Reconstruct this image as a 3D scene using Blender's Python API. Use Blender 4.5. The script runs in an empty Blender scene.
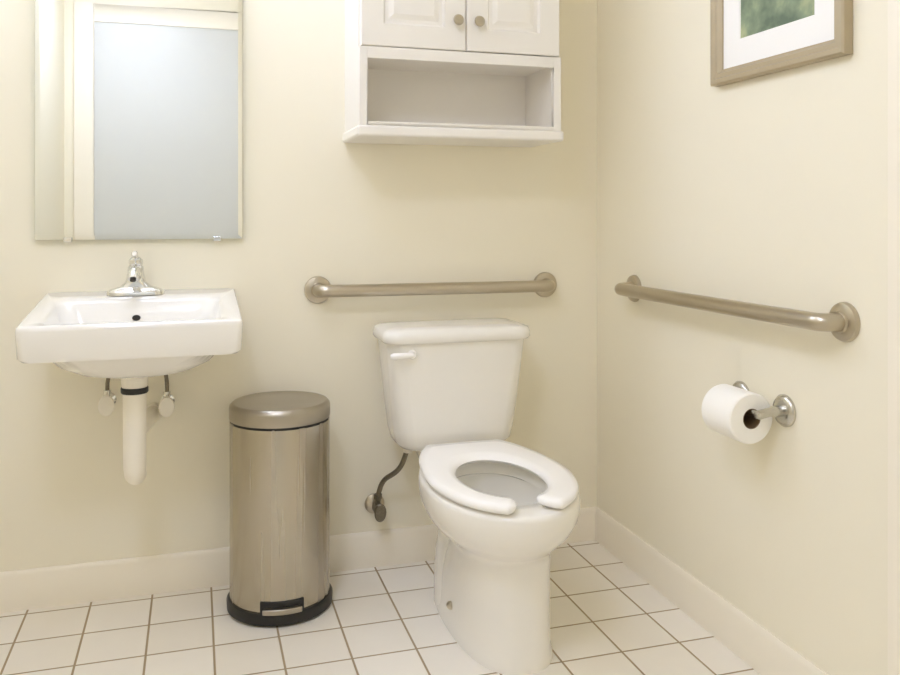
import bpy, bmesh, math
from mathutils import Vector, Matrix

sc = bpy.context.scene
COL = sc.collection
PI = math.pi

# ------------------------------------------------------------------ camera
cam_d = bpy.data.cameras.new('camera')
cam = bpy.data.objects.new('camera', cam_d)
COL.objects.link(cam)
cam.location = (-1.2603, -2.5096, 1.06)
cam.rotation_euler = (PI / 2, 0, -0.29301)
cam_d.sensor_width = 36.0
cam_d.lens = 36.0 * 845.68 / 900.0
cam_d.shift_y = -(337.5 - 214.09) / 900.0
cam_d.clip_start = 0.02
sc.camera = cam

# ------------------------------------------------------------------ world, exposure
w = bpy.data.worlds.new('world'); sc.world = w
w.use_nodes = True
w.node_tree.nodes['Background'].inputs[0].default_value = (1.0, 0.93, 0.82, 1)
w.node_tree.nodes['Background'].inputs[1].default_value = 0.05
vs = sc.view_settings
vs.view_transform = 'Standard'; vs.look = 'None'
sc.cycles.max_bounces = 16; sc.cycles.diffuse_bounces = 12; sc.cycles.glossy_bounces = 8
vs.exposure = 0.0; vs.gamma = 1.0; vs.use_curve_mapping = False
VANITY = 20.0       # emission of the frosted shades over the mirror
CEILING = 10.0      # emission of the ceiling lamp's diffuser
FRONT_FILL = 35.0    # the second ceiling lamp's diffuser, added out of view as front fill
COOL = (0.90, 1.05, 1.50)
LAMP = (0.97, 1.07, 1.44)

# ------------------------------------------------------------------ materials
def lin(r, g, b):
    f = lambda c: (c / 255 / 12.92) if c / 255 <= 0.04045 else ((c / 255 + 0.055) / 1.055) ** 2.4
    return (f(r), f(g), f(b), 1.0)

def mat(name, col, rough=0.5, metal=0.0, var=0.03, scale=12.0, bump=0.0, bscale=200.0, stretch=None, coat=0.0, spec=0.5, rvar=0.0):
    m = bpy.data.materials.new(name); m.use_nodes = True
    nt = m.node_tree; N = nt.nodes; L = nt.links
    b = N['Principled BSDF']
    b.inputs['Roughness'].default_value = rough
    b.inputs['Metallic'].default_value = metal
    b.inputs['Coat Weight'].default_value = coat
    b.inputs['Specular IOR Level'].default_value = spec
    tc = N.new('ShaderNodeTexCoord')
    mp = N.new('ShaderNodeMapping')
    if stretch: mp.inputs['Scale'].default_value = stretch
    L.new(tc.outputs['Object'], mp.inputs['Vector'])
    n = N.new('ShaderNodeTexNoise'); n.inputs['Scale'].default_value = scale; n.inputs['Detail'].default_value = 3
    L.new(mp.outputs[0], n.inputs['Vector'])
    mx = N.new('ShaderNodeMix'); mx.data_type = 'RGBA'
    c = Vector(col[:3])
    mx.inputs['A'].default_value = (*(c * (1 - var)), 1)
    mx.inputs['B'].default_value = (*[min(1, x * (1 + var)) for x in c], 1)
    L.new(n.outputs['Fac'], mx.inputs['Factor'])
    L.new(mx.outputs['Result'], b.inputs['Base Color'])
    if rvar:
        mr = N.new('ShaderNodeMapRange')
        mr.inputs['To Min'].default_value = rough - rvar; mr.inputs['To Max'].default_value = rough + rvar
        L.new(n.outputs['Fac'], mr.inputs['Value']); L.new(mr.outputs[0], b.inputs['Roughness'])
    if bump:
        n2 = N.new('ShaderNodeTexNoise'); n2.inputs['Scale'].default_value = bscale
        L.new(mp.outputs[0], n2.inputs['Vector'])
        bp = N.new('ShaderNodeBump'); bp.inputs['Strength'].default_value = bump; bp.inputs['Distance'].default_value = 0.002
        L.new(n2.outputs['Fac'], bp.inputs['Height']); L.new(bp.outputs[0], b.inputs['Normal'])
    return m

def emit_mat(name, col, strength):
    m = bpy.data.materials.new(name); m.use_nodes = True
    b = m.node_tree.nodes['Principled BSDF']
    b.inputs['Base Color'].default_value = (0.9, 0.9, 0.88, 1)
    b.inputs['Emission Color'].default_value = (*col, 1)
    b.inputs['Emission Strength'].default_value = strength
    return m

M = {}
M['wall'] = mat('cream_wall_paint', lin(239, 233, 214), 0.55, var=0.012, scale=3, bump=0.05, bscale=350, spec=0.3)
M['ceiling'] = mat('ceiling_paint', lin(240, 236, 226), 0.8, var=0.01)
M['trim'] = mat('cream_trim_paint', lin(243, 236, 220), 0.35, var=0.01)
M['door'] = mat('white_door_paint', lin(208, 209, 205), 0.4, var=0.01)
M['cabinet'] = mat('white_cabinet_paint', lin(236, 232, 225), 0.35, var=0.01)
M['porcelain'] = mat('white_vitreous_china', lin(238, 235, 228), 0.12, var=0.006, coat=0.3)
M['seat'] = mat('white_seat_plastic', lin(248, 246, 243), 0.22, var=0.005)
M['pvc'] = mat('white_pvc_plastic', lin(240, 234, 220), 0.4, var=0.01)
M['chrome'] = mat('polished_chrome', (0.80, 0.80, 0.78, 1), 0.12, 1.0, var=0.01)
M['satin'] = mat('satin_chrome', (0.60, 0.58, 0.52, 1), 0.25, 1.0, var=0.02)
M['darkchrome'] = mat('braided_steel_hose', (0.22, 0.19, 0.14, 1), 0.4, 0.9, var=0.35, scale=300)
M['nickel'] = mat('brushed_nickel', (0.53, 0.475, 0.38, 1), 0.28, 1.0, var=0.01, scale=20)
M['steel'] = mat('brushed_stainless_steel', (0.50, 0.455, 0.37, 1), 0.27, 1.0, var=0.06, scale=40, stretch=(1, 1, 0.02), rvar=0.05)
M['steeltop'] = mat('brushed_stainless_lid', (0.44, 0.40, 0.33, 1), 0.33, 1.0, var=0.06, scale=60, stretch=(0.05, 1, 1), rvar=0.05)
M['black'] = mat('black_plastic', (0.012, 0.011, 0.009, 1), 0.4, var=0.05)
M['slot'] = mat('dark_recess', (0.03, 0.025, 0.02, 1), 0.7)
M['paper'] = mat('white_tissue_paper', lin(250, 248, 243), 0.9, var=0.01, bump=0.1, bscale=300)
M['card'] = mat('cardboard_core', lin(120, 98, 70), 0.9)
M['frame'] = mat('champagne_wood_frame', lin(178, 164, 136), 0.4, var=0.10, scale=18, stretch=(1, 0.3, 1), metal=0.15)
M['mat'] = mat('white_mat_board', lin(246, 245, 243), 0.8, var=0.005)
M['mirror'] = mat('mirror_silvering', (0.90, 0.92, 0.90, 1), 0.015, 1.0, var=0.0)
M['edge'] = mat('polished_glass_edge', lin(150, 168, 158), 0.1, var=0.02)
M['water'] = mat('bowl_water', lin(205, 205, 195), 0.03, var=0.0)
M['shade'] = emit_mat('frosted_glass_lit', COOL, VANITY)
M['diffuser'] = emit_mat('diffuser_lit', LAMP, CEILING)
M['fill_diffuser'] = emit_mat('fill_diffuser_lit', LAMP, FRONT_FILL)

def tile_mat():
    m = bpy.data.materials.new('cream_square_floor_tile'); m.use_nodes = True
    nt = m.node_tree; N = nt.nodes; L = nt.links; b = N['Principled BSDF']
    tc = N.new('ShaderNodeTexCoord'); mp = N.new('ShaderNodeMapping')
    P = 0.15757
    mp.inputs['Location'].default_value = (1.68853 + 20 * P, 0.03925 + 40 * P, 0)
    L.new(tc.outputs['Object'], mp.inputs['Vector'])
    br = N.new('ShaderNodeTexBrick'); br.offset = 0.0; br.squash = 1.0
    br.inputs['Scale'].default_value = 1.0
    br.inputs['Brick Width'].default_value = P; br.inputs['Row Height'].default_value = P
    br.inputs['Mortar Size'].default_value = 0.0032; br.inputs['Mortar Smooth'].default_value = 0.35
    br.inputs['Bias'].default_value = 0.0
    br.inputs['Color1'].default_value = lin(236, 230, 218)
    br.inputs['Color2'].default_value = lin(241, 236, 226)
    br.inputs['Mortar'].default_value = lin(168, 150, 120)
    L.new(mp.outputs[0], br.inputs['Vector'])
    n = N.new('ShaderNodeTexNoise'); n.inputs['Scale'].default_value = 9; n.inputs['Detail'].default_value = 4
    L.new(tc.outputs['Object'], n.inputs['Vector'])
    mr = N.new('ShaderNodeMapRange'); mr.inputs['To Min'].default_value = 0.96; mr.inputs['To Max'].default_value = 1.03
    L.new(n.outputs['Fac'], mr.inputs['Value'])
    mx = N.new('ShaderNodeMix'); mx.data_type = 'RGBA'; mx.blend_type = 'MULTIPLY'; mx.inputs['Factor'].default_value = 1
    L.new(br.outputs['Color'], mx.inputs['A']); L.new(mr.outputs[0], mx.inputs['B'])
    L.new(mx.outputs['Result'], b.inputs['Base Color'])
    r2 = N.new('ShaderNodeMapRange'); r2.inputs['To Min'].default_value = 0.30; r2.inputs['To Max'].default_value = 0.85
    L.new(br.outputs['Fac'], r2.inputs['Value']); L.new(r2.outputs[0], b.inputs['Roughness'])
    bp = N.new('ShaderNodeBump'); bp.invert = True; bp.inputs['Strength'].default_value = 0.5; bp.inputs['Distance'].default_value = 0.002
    L.new(br.outputs['Fac'], bp.inputs['Height']); L.new(bp.outputs[0], b.inputs['Normal'])
    return m
M['tile'] = tile_mat()

def print_mat():
    m = bpy.data.materials.new('green_landscape_print'); m.use_nodes = True
    nt = m.node_tree; N = nt.nodes; L = nt.links; b = N['Principled BSDF']
    b.inputs['Roughness'].default_value = 0.6
    tc = N.new('ShaderNodeTexCoord')
    n = N.new('ShaderNodeTexNoise'); n.inputs['Scale'].default_value = 13; n.inputs['Detail'].default_value = 5
    L.new(tc.outputs['Object'], n.inputs['Vector'])
    cr = N.new('ShaderNodeValToRGB'); e = cr.color_ramp.elements
    e[0].position = 0.35; e[0].color = lin(98, 114, 94)
    e[1].position = 0.68; e[1].color = lin(184, 190, 146)
    k = e.new(0.5); k.color = lin(134, 150, 122)
    L.new(n.outputs['Fac'], cr.inputs[0]); L.new(cr.outputs[0], b.inputs['Base Color'])
    return m
M['print'] = print_mat()

# ------------------------------------------------------------------ helpers
def box(bm, x0, x1, y0, y1, z0, z1):
    v = [bm.verts.new(p) for p in ((x0, y0, z0), (x1, y0, z0), (x1, y1, z0), (x0, y1, z0), (x0, y0, z1), (x1, y0, z1), (x1, y1, z1), (x0, y1, z1))]
    for f in ((0, 3, 2, 1), (4, 5, 6, 7), (0, 1, 5, 4), (1, 2, 6, 5), (2, 3, 7, 6), (3, 0, 4, 7)):
        bm.faces.new([v[i] for i in f])

def loft(bm, rings, cap0=True, cap1=True, closed=False):
    R = [[bm.verts.new(p) for p in r] for r in rings]
    n = len(R[0])
    k = len(R)
    for i in range(k if closed else k - 1):
        a, b = R[i], R[(i + 1) % k]
        for j in range(n):
            bm.faces.new((a[j], a[(j + 1) % n], b[(j + 1) % n], b[j]))
    if not closed:
        if cap0: bm.faces.new(list(reversed(R[0])))
        if cap1: bm.faces.new(R[-1])
    return R

def tube(bm, pts, r, n=16, cap=True):
    pts = [Vector(p) for p in pts]
    rs = r if isinstance(r, (list, tuple)) else [r] * len(pts)
    rings = []; u = None
    for i, p in enumerate(pts):
        t = (pts[min(i + 1, len(pts) - 1)] - pts[max(i - 1, 0)]).normalized()
        if u is None:
            a = Vector((0, 0, 1)) if abs(t.z) < 0.9 else Vector((1, 0, 0))
            u = t.cross(a).normalized()
        u = (u - t * u.dot(t)).normalized()
        v = t.cross(u)
        rings.append([p + (u * math.cos(2 * PI * k / n) + v * math.sin(2 * PI * k / n)) * rs[i] for k in range(n)])
    loft(bm, rings, cap, cap)

def fillet(pts, rad, seg=6):
    """polyline with its corners rounded"""
    pts = [Vector(p) for p in pts]; out = [pts[0]]
    for i in range(1, len(pts) - 1):
        a, b, c = pts[i - 1], pts[i], pts[i + 1]
        r = min(rad, (a - b).length * 0.49, (c - b).length * 0.49)
        p, q = b + (a - b).normalized() * r, b + (c - b).normalized() * r
        for k in range(seg + 1):
            t = k / seg
            out.append(p * (1 - t) ** 2 + b * 2 * t * (1 - t) + q * t * t)
    return out + [pts[-1]]

def lathe(bm, prof, c=(0, 0, 0), axis='z', n=32, cap=True):
    """profile of (radius, distance along the axis)"""
    rings = []
    for r, h in prof:
        ring = []
        for k in range(n):
            a = 2 * PI * k / n; x, y = r * math.cos(a), r * math.sin(a)
            d = {'z': (x, y, h), 'y': (x, h, y), 'x': (h, x, y)}[axis]
            ring.append((c[0] + d[0], c[1] + d[1], c[2] + d[2]))
        rings.append(ring)
    loft(bm, rings, cap, cap)

def rrect(x0, x1, y0, y1, z, r, seg=6):
    """rounded rectangle ring in the horizontal plane"""
    out = []
    for cx, cy, a0 in ((x1 - r, y1 - r, 0), (x0 + r, y1 - r, PI / 2), (x0 + r, y0 + r, PI), (x1 - r, y0 + r, 1.5 * PI)):
        for k in range(seg + 1):
            a = a0 + PI / 2 * k / seg
            out.append((cx + r * math.cos(a), cy + r * math.sin(a), z))
    return out

def egg(xc, yf, yb, hw, z, n=64, ef=1.0, eb=0.75, ym=None):
    """egg-shaped ring: rounded towards the front (-y), squarer at the back"""
    ym = ym if ym is not None else yf + (yb - yf) * 0.52
    out = []
    for k in range(n):
        a = 2 * PI * k / n; s, c = math.sin(a), math.cos(a)
        e = ef if c > 0 else eb
        x = xc + hw * math.copysign(abs(s) ** e, s)
        y = ym - (ym - yf) * abs(c) ** e if c > 0 else ym + (yb - ym) * abs(c) ** e
        out.append((x, y, z))
    return out

def finish(bm):
    bmesh.ops.remove_doubles(bm, verts=bm.verts[:], dist=1e-6)
    bmesh.ops.recalc_face_normals(bm, faces=bm.faces[:])

def obj(name, bm, m, parent=None, bevel=0.0, seg=3, sub=0, angle=40):
    finish(bm)
    off = Vector((0, 0, 0))
    if parent is not None:
        p = parent
        while p is not None:
            off += p.location; p = p.parent
        bmesh.ops.translate(bm, verts=bm.verts[:], vec=-off)
    me = bpy.data.meshes.new(name); bm.to_mesh(me); bm.free()
    me.materials.append(m)
    me.polygons.foreach_set('use_smooth', [True] * len(me.polygons))
    if not bevel and not sub: me.set_sharp_from_angle(angle=math.radians(angle))
    o = bpy.data.objects.new(name, me); COL.objects.link(o)
    if parent is not None: o.parent = parent
    if bevel:
        b = o.modifiers.new('bevel', 'BEVEL'); b.width = bevel; b.segments = seg
        b.limit_method = 'ANGLE'; b.angle_limit = math.radians(35); b.harden_normals = True
    if sub:
        s = o.modifiers.new('subdivision', 'SUBSURF'); s.levels = sub; s.render_levels = sub
    return o

def tag(o, label, cat, group=None):
    o['label'] = label; o['category'] = cat
    if group: o['group'] = group
    return o

def thing(name, label, cat, loc, group=None):
    o = bpy.data.objects.new(name, None); COL.objects.link(o)
    o.location = loc; o.empty_display_size = 0.05
    return tag(o, label, cat, group)

def struct(name, bm, m, parent=None, **k):
    o = obj(name, bm, m, parent, **k)
    if parent is None: o['kind'] = 'structure'
    return o

def B(*a):
    bm = bmesh.new(); box(bm, *a); return bm

# ------------------------------------------------------------------ room shell
XL, YF, H = -1.97, -2.75, 2.44
struct('floor', B(XL - .1, .1, YF - .1, .1, -.1, 0), M['tile'])
struct('ceiling', B(XL - .1, .1, YF - .1, .1, H, H + .1), M['ceiling'])
struct('wall_back', B(XL - .1, .1, 0, .1, 0, H), M['wall'])
struct('wall_right', B(0, .1, YF - .1, 0, 0, H), M['wall'])
struct('wall_left', B(XL - .1, XL, YF - .1, 0, 0, H), M['wall'])
struct('wall_front', B(XL, 0, YF - .1, YF, 0, H), M['wall'])

BP = [(0, 0), (.014, 0), (.014, .080), (.011, .090), (.011, .096), (.005, .104), (0, .104)]
def baseboard(name, axis, wall, sgn, a, b):
    bm = bmesh.new()
    rings = []
    for t in (a, b):
        rings.append([(t, wall + sgn * d, z) if axis == 'x' else (wall + sgn * d, t, z) for d, z in BP])
    loft(bm, rings)
    struct(name, bm, M['trim'])
baseboard('baseboard_back', 'x', 0, -1, XL, 0)
baseboard('baseboard_right', 'y', 0, -1, -1.222, 0)
baseboard('baseboard_left', 'y', XL, 1, YF, 0)

# casing at the near end of the right wall
bm = bmesh.new()
box(bm, -.012, 0, -1.315, -1.222, 0, 2.14)
struct('trim_1', bm, M['trim'], bevel=.003)

# white door opposite, seen only in the mirror
dr = bpy.data.objects.new('door_1', None); COL.objects.link(dr); dr.location = (-1.36, YF, 0); dr['kind'] = 'structure'
obj('door_slab', B(-1.812, -.905, YF, YF + .012, .01, 2.16), M['door'], dr, bevel=.002)
bm = bmesh.new()
box(bm, -1.918, -1.812, YF, YF + .02, 0, 2.265)
box(bm, -.905, -.80, YF, YF + .02, 0, 2.265)
box(bm, -1.812, -.905, YF, YF + .02, 2.16, 2.265)
obj('door_casing', bm, M['trim'], dr, bevel=.003)
bm = bmesh.new()
lathe(bm, [(.028, .012), (.028, .018), (.012, .024), (.011, .05), (.026, .056), (.03, .07), (.022, .082), (.004, .086)], (-.97, YF, .98), 'y')
obj('door_knob', bm, M['nickel'], dr)

# ------------------------------------------------------------------ lamps (above the frame)
vl = thing('vanity_light', 'three-shade wall lamp mounted above the mirror', 'lamp', (-1.40, 0, 2.21))
bm = bmesh.new(); box(bm, -1.68, -1.12, -.022, 0, 2.16, 2.25)
obj('backplate', bm, M['nickel'], vl, bevel=.005)
for x in (-1.60, -1.40, -1.20):
    bm = bmesh.new(); tube(bm, fillet([(x, -.02, 2.22), (x, -.14, 2.22), (x, -.14, 2.21)], .02), .010)
    obj('arm', bm, M['nickel'], vl)
    bm = bmesh.new(); lathe(bm, [(.018, .06), (.036, .05), (.050, .0), (.055, -.06), (.05, -.065), (.004, -.065)], (x, -.14, 2.15))
    obj('shade', bm, M['shade'], vl)
for lx, ly, lab, mk in ((-1.25, -1.05, 'round flush lamp on the ceiling, nearer the sink wall', 'diffuser'), (-1.62, -1.90, 'added fill lamp on the ceiling, out of view nearer the door', 'fill_diffuser')):  # second one is an added fill lamp, not a known fixture
    cl = thing('ceiling_light', lab, 'lamp', (lx, ly, H), 'ceiling lamps')
    bm = bmesh.new(); lathe(bm, [(.20, 0), (.20, -.03), (.17, -.03), (.16, 0)], (lx, ly, H))
    obj('base', bm, M['nickel'], cl)
    bm = bmesh.new(); lathe(bm, [(.17, -.02), (.168, -.04), (.14, -.07), (.08, -.09), (.004, -.097)], (lx, ly, H))
    obj('diffuser', bm, M[mk], cl)

# ------------------------------------------------------------------ mirror
mi = thing('wall_mirror', 'frameless rectangular wall mirror above the white sink', 'mirror', (-1.398, 0, .99))
MX0, MX1, MZ0, MZ1 = -1.671, -1.130, .99, 1.90
obj('backing', B(MX0, MX1, -.016, -.001, MZ0, MZ1), M['edge'], mi)
# glass face with a narrow bevel round its edge
bm = bmesh.new()
bw = .012
o_ = [(MX0, -.0165, MZ0), (MX1, -.0165, MZ0), (MX1, -.0165, MZ1), (MX0, -.0165, MZ1)]
i_ = [(MX0 + bw, -.0174, MZ0 + bw), (MX1 - bw, -.0174, MZ0 + bw), (MX1 - bw, -.0174, MZ1 - bw), (MX0 + bw, -.0174, MZ1 - bw)]
loft(bm, [o_, i_], True, True)
obj('glass', bm, M['mirror'], mi, angle=2)
for x in (-1.59, -1.20):
    bm = bmesh.new(); box(bm, x - .011, x + .011, -.023, -.0005, MZ0 - .006, MZ0 + .006)
    obj('clip', bm, M['chrome'], mi, bevel=.0015)

# ------------------------------------------------------------------ sink
SX = -1.398
sk = thing('wall_hung_sink', 'white rectangular wall-hung sink below the mirror', 'sink', (SX, 0, .80))
def sink_bm():
    bm = bmesh.new()
    ZB, ZF, D = .848, .806, .425
    top = lambda y: ZB + (ZF - ZB) * min(1, max(0, (-y - .0) / D))
    def ring(hw, yb, yf, r, dz, fn=None, n=6):
        return [(x, y, (top(y) if fn is None else fn(y)) + dz) for x, y, _ in rrect(SX - hw, SX + hw, yf, yb, 0, r, n)]
    flat = lambda z: (lambda y: z)
    rings = []
    # underside bowl, outside, rim, then inside
    rings.append(ring(.03, -.21, -.27, .028, 0, flat(.655)))
    rings.append(ring(.085, -.15, -.315, .07, 0, flat(.660)))
    rings.append(ring(.135, -.09, -.355, .09, 0, flat(.672)))
    rings.append(ring(.175, -.05, -.385, .09, 0, flat(.695)))
    rings.append(ring(.200, -.025, -.40, .07, 0, lambda y: top(y) - .085))
    rings.append(ring(.238, -.001, -.420, .022, -.082))
    rings.append(ring(.246, 0.0, -.423, .018, -.074))
    rings.append(ring(.249, 0.0, -.425, .016, -.012))
    rings.append(ring(.247, 0.0, -.424, .016, -.003))
    rings.append(ring(.242, -.003, -.420, .016, 0))
    rings.append(ring(.205, -.125, -.398, .03, -.001))
    rings.append(ring(.198, -.135, -.392, .04, -.008))
    rings.append(ring(.182, -.155, -.378, .06, -.07))
    rings.append(ring(.150, -.175, -.355, .07, -.105))
    rings.append(ring(.08, -.21, -.31, .045, 0, flat(.706)))
    rings.append(ring(.022, -.228, -.272, .021, 0, flat(.702)))
    loft(bm, rings)
    return bm
obj('basin', sink_bm(), M['porcelain'], sk, angle=50)
bm = bmesh.new()
tube(bm, [(SX + .002, -.1515, .788), (SX + .002, -.146, .788)], .0075, 16)
for v in bm.verts: v.co.x = SX + .002 + (v.co.x - SX - .010) * 1.4
obj('overflow_slot', bm, M['slot'], sk)
bm = bmesh.new(); lathe(bm, [(.022, 0), (.022, .003), (.012, .004), (.003, .002)], (SX, -.25, .702))
obj('drain', bm, M['chrome'], sk)

# ------------------------------------------------------------------ faucet
fx, fy, fz = SX - .016, -.062, .8425
fa = thing('faucet', 'chrome single-lever faucet standing on the back ledge of the sink', 'faucet', (fx, fy, fz))
bm = bmesh.new()
loft(bm, [rrect(fx - .074, fx + .074, fy - .026, fy + .026, fz - .002, .025), rrect(fx - .074, fx + .074, fy - .026, fy + .026, fz + .008, .025),
          rrect(fx - .066, fx + .066, fy - .022, fy + .022, fz + .014, .021), rrect(fx - .040, fx + .040, fy - .021, fy + .021, fz + .022, .020),
          rrect(fx - .027, fx + .027, fy - .021, fy + .021, fz + .034, .0205), rrect(fx - .022, fx + .022, fy - .021, fy + .021, fz + .055, .0205),
          rrect(fx - .020, fx + .020, fy - .020, fy + .020, fz + .075, .0195), rrect(fx - .012, fx + .012, fy - .012, fy + .012, fz + .082, .0115)])
obj('body', bm, M['chrome'], fa, angle=50)
bm = bmesh.new()
tube(bm, [(fx, fy, fz + .045), (fx, fy - .03, fz + .058), (fx, fy - .06, fz + .066), (fx, fy - .085, fz + .066), (fx, fy - .105, fz + .058), (fx, fy - .112, fz + .048)], [.017, .016, .0145, .0135, .0135, .013], 18)
sp = obj('spout', bm, M['chrome'], fa)
bm = bmesh.new(); tube(bm, [(fx, fy - .1115, fz + .049), (fx, fy - .1142, fz + .0448)], .0075, 14)
obj('aerator', bm, M['slot'], sp)
bm = bmesh.new()
lathe(bm, [(.017, .079), (.019, .086), (.018, .094), (.010, .101), (.002, .103)], (fx, fy, fz), n=20)
tube(bm, [(fx, fy, fz + .092), (fx, fy - .02, fz + .102), (fx, fy - .05, fz + .111), (fx, fy - .058, fz + .113)], [.009, .008, .009, .006], 12)
obj('lever', bm, M['chrome'], fa)

# ------------------------------------------------------------------ sink trap
tp = thing('drain_trap', 'white plastic drain pipe and trap hanging under the sink', 'pipe', (-1.405, -.25, .66))
TX, TY = -1.405, -.25
bm = bmesh.new(); lathe(bm, [(.032, .662), (.032, .640), (.030, .626)], (TX, TY, 0), n=28)
obj('tailpiece', bm, M['pvc'], tp)
bm = bmesh.new(); lathe(bm, [(.0315, .627), (.033, .625), (.033, .615), (.031, .612)], (TX, TY, 0), n=28)
obj('slip_ring', bm, M['black'], tp)
bm = bmesh.new()
pts = [(TX, TY, .613), (TX, TY, .47), (TX, TY, .43)]
for k in range(1, 12):
    a = PI * k / 12
    pts.append((TX + .005 * (1 - math.cos(a)) / 2, TY + .0225 * (1 - math.cos(a)) * 1.0, .43 - .028 * math.sin(a)))
pts += [(TX + .005, TY + .045, .43), (TX + .005, TY + .045, .45)]
tube(bm, pts, [.0285, .0275] + [.0265] * 6 + [.021] * (len(pts) - 8), 24)
obj('trap_bend', bm, M['pvc'], tp)
bm = bmesh.new()
tube(bm, fillet([(TX + .005, TY + .045, .448), (TX + .005, TY + .045, .50), (TX + .034, -.02, .505)], .03), .019, 20)
obj('wall_arm', bm, M['pvc'], tp)
bm = bmesh.new(); lathe(bm, [(.019, .0), (.025, 0.0), (.025, -.006), (.021, -.012)], (TX + .034, -.0005, .505), 'y')
obj('wall_flange', bm, M['pvc'], tp)

def stop_valve(x, z, zt, label, xt):
    t = thing('supply_valve', label, 'valve', (x, 0, z), 'water supply valves below the sink')
    bm = bmesh.new(); lathe(bm, [(.019, -.0005), (.019, -.004), (.011, -.010)], (x, 0, z), 'y', 24)
    obj('wall_flange', bm, M['chrome'], t)
    bm = bmesh.new(); lathe(bm, [(.008, -.008), (.008, -.032), (.0125, -.034), (.0125, -.066), (.006, -.068), (.006, -.078)], (x, 0, z), 'y', 18)
    lathe(bm, [(.008, 0), (.008, .026), (.010, .027), (.010, .036)], (x, -.05, z), 'z', 14)
    obj('valve_body', bm, M['chrome'], t)
    bm = bmesh.new(); lathe(bm, [(.004, -.076), (.019, -.077), (.021, -.081), (.019, -.086), (.004, -.087)], (x, 0, z), 'y', 22)
    for v in bm.verts: v.co.z = z + (v.co.z - z) * 1.35
    obj('handle', bm, M['pvc'], t)
    bm = bmesh.new(); tube(bm, fillet([(x, -.05, z + .034), (x, -.05, z + .06), (xt, -.07, zt - .02), (xt, -.07, zt)], .02), .0055, 12)
    obj('riser_hose', bm, M['darkchrome'], t)
stop_valve(-1.487, .548, .705, 'small shutoff valve with white handle left of the sink drain pipe', -1.462)
stop_valve(-1.334, .535, .705, 'small shutoff valve with white handle right of the sink drain pipe', -1.345)

# ------------------------------------------------------------------ trash bin
bx, by = -1.038, -.172
tb = thing('pedal_bin', 'round brushed-steel pedal bin between sink and toilet', 'trash can', (bx, by, 0))
bm = bmesh.new(); lathe(bm, [(.134, .004), (.1405, .006), (.1415, .028), (.137, .034), (.120, .034), (.12, .01)], (bx, by, 0), n=64)
obj('base', bm, M['black'], tb)
bm = bmesh.new(); lathe(bm, [(.125, .03), (.1325, .031), (.1335, .04), (.1335, .503), (.125, .505)], (bx, by, 0), n=72)
obj('body', bm, M['steel'], tb)
bm = bmesh.new(); lathe(bm, [(.125, .503), (.1315, .504), (.1315, .510), (.125, .511)], (bx, by, 0), n=72)
obj('rim', bm, M['black'], tb)
bm = bmesh.new(); lathe(bm, [(.125, .509), (.134, .5095), (.1352, .514), (.1352, .538), (.1335, .546), (.128, .552), (.122, .5535), (.118, .552), (.06, .5545), (.003, .555)], (bx, by, 0), n=72)
obj('lid', bm, M['steeltop'], tb)
def arc_slab(bm, r0, r1, z0, z1, half, n=14):
    rings = []
    for k in range(n + 1):
        a = -PI / 2 - .055 + half * (2 * k / n - 1)
        c, s = math.cos(a), math.sin(a)
        rings.append([(bx + r0 * c, by + r0 * s, z0), (bx + r1 * c, by + r1 * s, z0), (bx + r1 * c, by + r1 * s, z1), (bx + r0 * c, by + r0 * s, z1)])
    loft(bm, rings)
bm = bmesh.new(); arc_slab(bm, .128, .1365, .03, .066, .43)
pf = obj('pedal_surround', bm, M['black'], tb, bevel=.003)
bm = bmesh.new(); arc_slab(bm, .130, .150, .036, .050, .35)
obj('pedal', bm, M['steeltop'], tb, bevel=.003)

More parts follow.
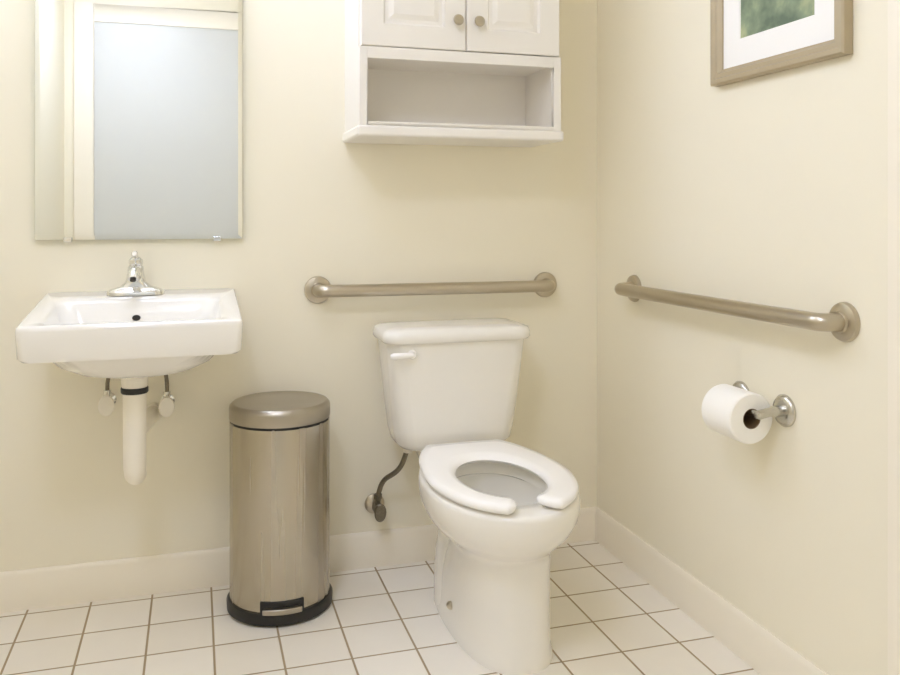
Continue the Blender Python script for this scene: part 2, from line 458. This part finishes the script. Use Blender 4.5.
# ------------------------------------------------------------------ toilet
X0 = -.531
to = thing('toilet', 'white two-piece toilet with open-front seat against the back wall', 'toilet', (X0, -.35, 0))
def bowl_bm():
    bm = bmesh.new()
    E = lambda z, yf, yb, hw, eb=.7, ef=1.0, dx=0.0, ym=None: egg(X0 + dx, yf, yb, hw, z, 72, ef, eb, ym)
    outer = [E(0, -.697, -.15, .118, .9, .78, .006), E(.012, -.697, -.15, .118, .9, .78, .006), E(.03, -.691, -.15, .114, .9, .78, .006), E(.10, -.685, -.20, .111, .9, .78, .006),
             E(.19, -.681, -.29, .109, .9, .78, .005), E(.235, -.683, -.32, .110, .9, .80, .003), E(.252, -.692, -.32, .116, .9, .86), E(.268, -.712, -.30, .130, .9, .92, -.003),
             E(.288, -.742, -.26, .150, .9, 1, -.006, -.52), E(.312, -.768, -.22, .168, .92, 1, -.008, -.53), E(.34, -.785, -.19, .180, .95, 1, -.008, -.54), E(.365, -.793, -.20, .184, .95, 1, -.008, -.54),
             E(.384, -.795, -.21, .184, .95, 1, -.008, -.54), E(.392, -.792, -.21, .182, .95, 1, -.008, -.54), E(.396, -.784, -.22, .176, .95, 1, -.008, -.54)]
    I = lambda z, yf, yb, hw: egg(X0 - .008, yf, yb, hw, z, 72, 1.0, .92)
    inner = [I(.396, -.715, -.345, .119), I(.392, -.709, -.35, .114), I(.363, -.707, -.352, .113), I(.358, -.715, -.345, .121),
             I(.31, -.705, -.355, .116), I(.25, -.655, -.385, .090), I(.205, -.60, -.42, .06), I(.19, -.56, -.46, .03)]
    loft(bm, outer + inner)
    loft(bm, [rrect(X0 - .05, X0 + .07, -.34, -.09, .16, .03), rrect(X0 - .07, X0 + .09, -.34, -.07, .28, .03), rrect(X0 - .105, X0 + .115, -.32, -.05, .36, .03), rrect(X0 - .115, X0 + .115, -.32, -.045, .3845, .03)])
    # trapway bulge low at the sides of the rear foot
    for s in (-1, 1):
        rings = []
        for z, r in ((0, 1), (.02, 1), (.07, .95), (.14, .8), (.20, .55), (.24, .2)):
            ring = []
            for k in range(24):
                a = 2 * PI * k / 24
                ring.append((X0 + .005 + s * .058 + .055 * r * math.cos(a), -.34 + .135 * (0.4 + .6 * r) * math.sin(a) + z * .15, z))
            rings.append(ring)
        loft(bm, rings)
    return bm
obj('bowl', bowl_bm(), M['porcelain'], to, angle=55)
bm = bmesh.new(); rings = [egg(X0, -.615, -.41, .07, .226, 40, 1, .9)]
rings.append(egg(X0, -.615, -.41, .07, .230, 40, 1, .9)); loft(bm, rings)
obj('water', bm, M['water'], to)
for s in (-1, 1):
    bm = bmesh.new(); lathe(bm, [(.010, .0), (.010, .008), (.007, .014), (.002, .016)], (X0 + .005 + s * .113, -.455, .062), 'z', 20)
    bmesh.ops.rotate(bm, verts=bm.verts[:], cent=(X0 + .005 + s * .113, -.455, .067), matrix=Matrix.Rotation(s * .9, 3, 'Y'))
    obj('bolt_cap', bm, M['nickel'], to)

# tank
def tank_ring(z, hw, yf, yb, r, bow=.012):
    out = []
    for x, y, _ in rrect(X0 - hw, X0 + hw, yf, yb, z, r, 8):
        f = max(0, (yb - y) / (yb - yf))
        out.append((x - .006, y - bow * f * (1 - ((x - X0) / hw) ** 2), z))
    return out
bm = bmesh.new()
loft(bm, [tank_ring(.385, .124, -.170, -.045, .045), tank_ring(.389, .155, -.188, -.035, .05), tank_ring(.405, .172, -.197, -.030, .05), tank_ring(.440, .181, -.200, -.028, .05),
          tank_ring(.52, .190, -.206, -.027, .048), tank_ring(.60, .198, -.211, -.026, .045), tank_ring(.70, .208, -.216, -.025, .042)])
obj('tank', bm, M['porcelain'], to, angle=50)
bm = bmesh.new()
loft(bm, [tank_ring(.696, .209, -.218, -.022, .04), tank_ring(.698, .216, -.226, -.018, .042), tank_ring(.705, .221, -.231, -.015, .044), tank_ring(.718, .221, -.231, -.015, .044),
          tank_ring(.731, .216, -.226, -.019, .042), tank_ring(.737, .200, -.213, -.03, .04), tank_ring(.739, .16, -.17, -.06, .03)])
obj('tank_lid', bm, M['porcelain'], to, angle=55)
bm = bmesh.new()
lathe(bm, [(.013, -.212), (.013, -.226), (.010, -.232)], (X0 - .150, 0, .668), 'y', 20)
tube(bm, [(X0 - .150, -.232, .668), (X0 - .175, -.236, .668), (X0 - .205, -.233, .667), (X0 - .213, -.231, .667)], [.008, .0085, .0095, .006], 12)
obj('flush_lever', bm, M['seat'], to)

# open-front seat
def seat_bm():
    bm = bmesh.new()
    xs, yc, n = X0 - .009, -.530, 80
    z0, z1 = .400, .424
    gap = .38
    rings = []
    for k in range(n + 1):
        a = gap + (2 * PI - 2 * gap) * k / n
        s, c = math.sin(a), math.cos(a)
        if c > 0:
            xo, yo = .181 * s, yc - .272 * c
        else:
            xo, yo = .181 * math.copysign(abs(s) ** .72, s) * (1 - .15 * abs(c)), min(yc + .345 * abs(c) ** .85, yc + .292)
        xi, yi = .102 * s - .006, (yc - .035) - (.165 if c > 0 else .165) * c
        # the two front tips close in a straight gap
        rings.append(((xo, yo), (xi, yi)))
    R = []
    m = 10
    for (xo, yo), (xi, yi) in rings:
        ring = []
        for q in range(m):
            t = 2 * PI * q / m
            u = .5 - .5 * math.copysign(abs(math.cos(t)) ** .6, math.cos(t))
            h = math.copysign(abs(math.sin(t)) ** .6, math.sin(t)) * .5 + .5
            zz = z0 + (z1 - z0) * h
            ring.append((xs + xo + (xi - xo) * u, yo + (yi - yo) * u, zz))
        R.append(ring)
    # rounded ends on the tips
    def shrink(ring, f, dx):
        c = sum((Vector(p) for p in ring), Vector()) / len(ring)
        return [tuple(c + (Vector(p) - c) * f + Vector((dx, 0, 0))) for p in ring]
    R = [shrink(R[0], .35, -.020), shrink(R[0], .72, -.015), shrink(R[0], .93, -.006)] + R + [shrink(R[-1], .93, .006), shrink(R[-1], .72, .015), shrink(R[-1], .35, .020)]
    loft(bm, R)
    return bm
st = obj('seat', seat_bm(), M['seat'], to, angle=60)
for s in (-1, 1):
    bm = bmesh.new(); box(bm, X0 + s * .075 - .02, X0 + s * .075 + .02, -.275, -.232, .386, .412)
    obj('hinge', bm, M['seat'], st, bevel=.006)

# toilet shutoff valve and hose
vx, vz = -.742, .188
tv = thing('supply_valve', 'dark metal shutoff valve with hose low on the wall left of the toilet', 'valve', (vx, 0, vz))
bm = bmesh.new(); lathe(bm, [(.030, -.0005), (.030, -.005), (.014, -.014)], (vx, 0, vz), 'y', 28)
obj('wall_flange', bm, M['nickel'], tv)
bm = bmesh.new(); lathe(bm, [(.009, -.010), (.009, -.036), (.015, -.038), (.015, -.072), (.007, -.075), (.007, -.086)], (vx, 0, vz), 'y', 18)
lathe(bm, [(.009, 0), (.009, .03), (.012, .031), (.012, .045)], (vx, -.055, vz), 'z', 6)
obj('valve_body', bm, M['darkchrome'], tv)
bm = bmesh.new(); lathe(bm, [(.004, -.084), (.015, -.085), (.018, -.089), (.015, -.094), (.004, -.095)], (vx, 0, vz), 'y', 20)
for v in bm.verts: v.co.z = vz + (v.co.z - vz) * 1.5
obj('handle', bm, M['darkchrome'], tv)
bm = bmesh.new(); tube(bm, fillet([(vx, -.055, vz + .04), (vx + .012, -.06, vz + .085), (-.685, -.105, .315), (-.666, -.115, .38)], .05, 8), .0075, 14)
obj('supply_hose', bm, M['darkchrome'], tv)
bm = bmesh.new(); lathe(bm, [(.012, .366), (.014, .368), (.014, .382), (.012, .384)], (-.666, -.115, 0), n=10)
obj('hose_nut', bm, M['pvc'], tv)

# ------------------------------------------------------------------ grab bars
def grab_bar(label, a, b, out):
    """a, b: flange centres on the wall; out: unit vector into the room"""
    a, b, out = Vector(a), Vector(b), Vector(out)
    t = thing('grab_bar', label, 'grab bar', a, 'brushed nickel grab bars')
    ax = 'y' if abs(out.y) > .5 else 'x'
    sg = out.y if ax == 'y' else out.x
    u = (b - a).normalized()
    bm = bmesh.new()
    off = .056
    tube(bm, fillet([a + out * .006, a + out * off, b + out * off, b + out * .006], .045, 10), .0185, 24)
    obj('bar', bm, M['nickel'], t)
    for c in (a, b):
        bm = bmesh.new()
        lathe(bm, [(.0405, .0005 * sg), (.0405, .004 * sg), (.038, .010 * sg), (.030, .013 * sg), (.022, .014 * sg), (.020, .018 * sg), (.017, .018 * sg)], c, ax, 40)
        obj('wall_flange', bm, M['nickel'], t)
grab_bar('straight nickel grab bar on the back wall above the toilet tank', (-.912, 0, .836), (-.186, 0, .834), (0, -1, 0))
grab_bar('straight nickel grab bar on the right wall above the toilet paper', (0, -.248, .838), (0, -1.103, .842), (-1, 0, 0))

# ------------------------------------------------------------------ wall cabinet
CX0, CX1, CY, CZ0, CZ1 = -.832, -.237, -.24, 1.272, 1.98
FY = CY + .018         # back of the doors
cb = thing('wall_cabinet', 'white two-door wall cabinet with open shelf above the toilet', 'cabinet', ((CX0 + CX1) / 2, 0, CZ0))
bm = bmesh.new()
box(bm, CX0, CX0 + .018, FY, 0, CZ0 + .03, CZ1)
box(bm, CX1 - .018, CX1, FY, 0, CZ0 + .03, CZ1)
box(bm, CX0 + .018, CX1 - .018, -.008, 0, CZ0 + .03, CZ1)
box(bm, CX0 + .018, CX1 - .018, FY, -.008, 1.497, 1.513)
box(bm, CX0 + .018, CX1 - .018, FY, -.008, CZ1 - .018, CZ1)
box(bm, CX0 + .018, CX1 - .018, FY, -.008, CZ0 + .03, 1.312)
obj('carcass', bm, M['cabinet'], cb)
bm = bmesh.new()
box(bm, CX0, CX0 + .022, CY, FY, CZ0 + .03, 1.517)
box(bm, CX1 - .022, CX1, CY, FY, CZ0 + .03, 1.517)
box(bm, CX0 + .022, CX1 - .022, CY, FY, 1.486, 1.517)
box(bm, CX0 + .022, CX1 - .022, CY, FY, CZ0 + .03, 1.314)
obj('face_frame', bm, M['cabinet'], cb, bevel=.0015)
bm = bmesh.new(); box(bm, CX0 - .008, CX1 + .008, CY - .008, 0, CZ0, CZ0 + .03)
obj('bottom_board', bm, M['cabinet'], cb, bevel=.008)
bm = bmesh.new(); box(bm, CX0 - .02, CX1 + .02, CY - .02, 0, CZ1, CZ1 + .03)
obj('top_board', bm, M['cabinet'], cb, bevel=.008)
def door_bm(x0, x1, z0, z1):
    """framed door with a recessed field"""
    bm = bmesh.new()
    def r(i, y): return [(x0 + i, y, z0 + i), (x1 - i, y, z0 + i), (x1 - i, y, z1 - i), (x0 + i, y, z1 - i)]
    loft(bm, [r(0, FY), r(0, CY + .003), r(.003, CY), r(.062, CY), r(.068, CY + .007), r(.078, CY + .007), r(.092, CY + .002), r(.10, CY + .002)])
    return bm
for x0, x1, kx in ((CX0 + .004, -.5285, -.556), (-.5255, CX1 - .004, -.494)):
    d = obj('door', door_bm(x0, x1, 1.520, CZ1 - .004), M['cabinet'], cb, angle=15)
    bm = bmesh.new(); lathe(bm, [(.006, 0), (.006, -.010), (.013, -.015), (.0155, -.021), (.013, -.026), (.003, -.028)], (kx, CY + .001, 1.602), 'y', 24)
    obj('knob', bm, M['nickel'], d)

# ------------------------------------------------------------------ framed picture
pc = thing('framed_picture', 'framed green landscape print with white mat on the right wall', 'picture', (0, -.90, 1.383))
PY0, PY1, PZ0, PZ1, T = -1.124, -.669, 1.380, 1.96, .026
def prect(i, x): return [(x, PY0 + i, PZ0 + i), (x, PY1 - i, PZ0 + i), (x, PY1 - i, PZ1 - i), (x, PY0 + i, PZ1 - i)]
bm = bmesh.new()
loft(bm, [prect(0, -.0008), prect(0, -T + .004), prect(.004, -T), prect(.013, -T), prect(.017, -T + .004), prect(.026, -T + .004), prect(.033, -T + .011), prect(.036, -T + .011), prect(.036, -.0008)], closed=True)
obj('frame', bm, M['frame'], pc, angle=20)
obj('backing', B(-.006, -.001, PY0 + .034, PY1 - .034, PZ0 + .034, PZ1 - .034), M['card'], pc)
bm = bmesh.new(); loft(bm, [prect(.035, -.0062), prect(.035, -.010), prect(.099, -.010), prect(.101, -.0078), prect(.101, -.0062)], closed=True)
obj('mat_board', bm, M['mat'], pc, angle=20)
obj('art_print', B(-.0074, -.0062, PY0 + .1005, PY1 - .1005, PZ0 + .1005, PZ1 - .1005), M['print'], pc)

# ------------------------------------------------------------------ toilet paper holder and roll
hd = thing('toilet_paper_holder', 'chrome two-post toilet paper holder on the right wall below the grab bar', 'holder', (0, -.842, .622))
HX, HZ = -.070, .617
for y, sg in ((-.921, 1), (-.763, -1)):
    bm = bmesh.new(); lathe(bm, [(.036, -.0005), (.036, -.004), (.031, -.010), (.020, -.012), (.016, -.012)], (0, y, .622), 'x', 36)
    obj('rosette', bm, M['satin'], hd)
    bm = bmesh.new()
    tube(bm, fillet([(-.010, y, .622), (-.04, y, .622), (HX, y, HZ)], .02) + [(HX - .008, y, HZ - .001)], [.012] * 4 + [.010] * 4 + [.0105, .007], 18)
    obj('post', bm, M['satin'], hd)
bm = bmesh.new(); tube(bm, [(HX, -.915, HZ), (HX, -.769, HZ)], .007, 16)
obj('spindle', bm, M['satin'], hd)
RX, RZ, RO, RI = HX - .001, .6032, .057, .0215
ro = thing('toilet_paper_roll', 'white toilet paper roll hanging on the holder on the right wall', 'toilet paper', (RX, -.842, RZ - RO))
bm = bmesh.new()
y0, y1 = -.898, -.786
prof = [(RI + .001, y0), (RO - .003, y0), (RO, y0 + .003), (RO, y1 - .003), (RO - .003, y1), (RI + .001, y1)]
rings = []
for r, h in prof:
    rings.append([(RX + r * math.cos(2 * PI * k / 56), h, RZ + r * math.sin(2 * PI * k / 56)) for k in range(56)])
loft(bm, rings, closed=True)
obj('paper', bm, M['paper'], ro)
bm = bmesh.new()
rings = []
for r, h in [(RI, y0 - .0005), (RI + .0012, y0 - .0005), (RI + .0012, y1 + .0005), (RI, y1 + .0005)]:
    rings.append([(RX + r * math.cos(2 * PI * k / 40), h, RZ + r * math.sin(2 * PI * k / 40)) for k in range(40)])
loft(bm, rings, closed=True)
obj('core', bm, M['card'], ro)
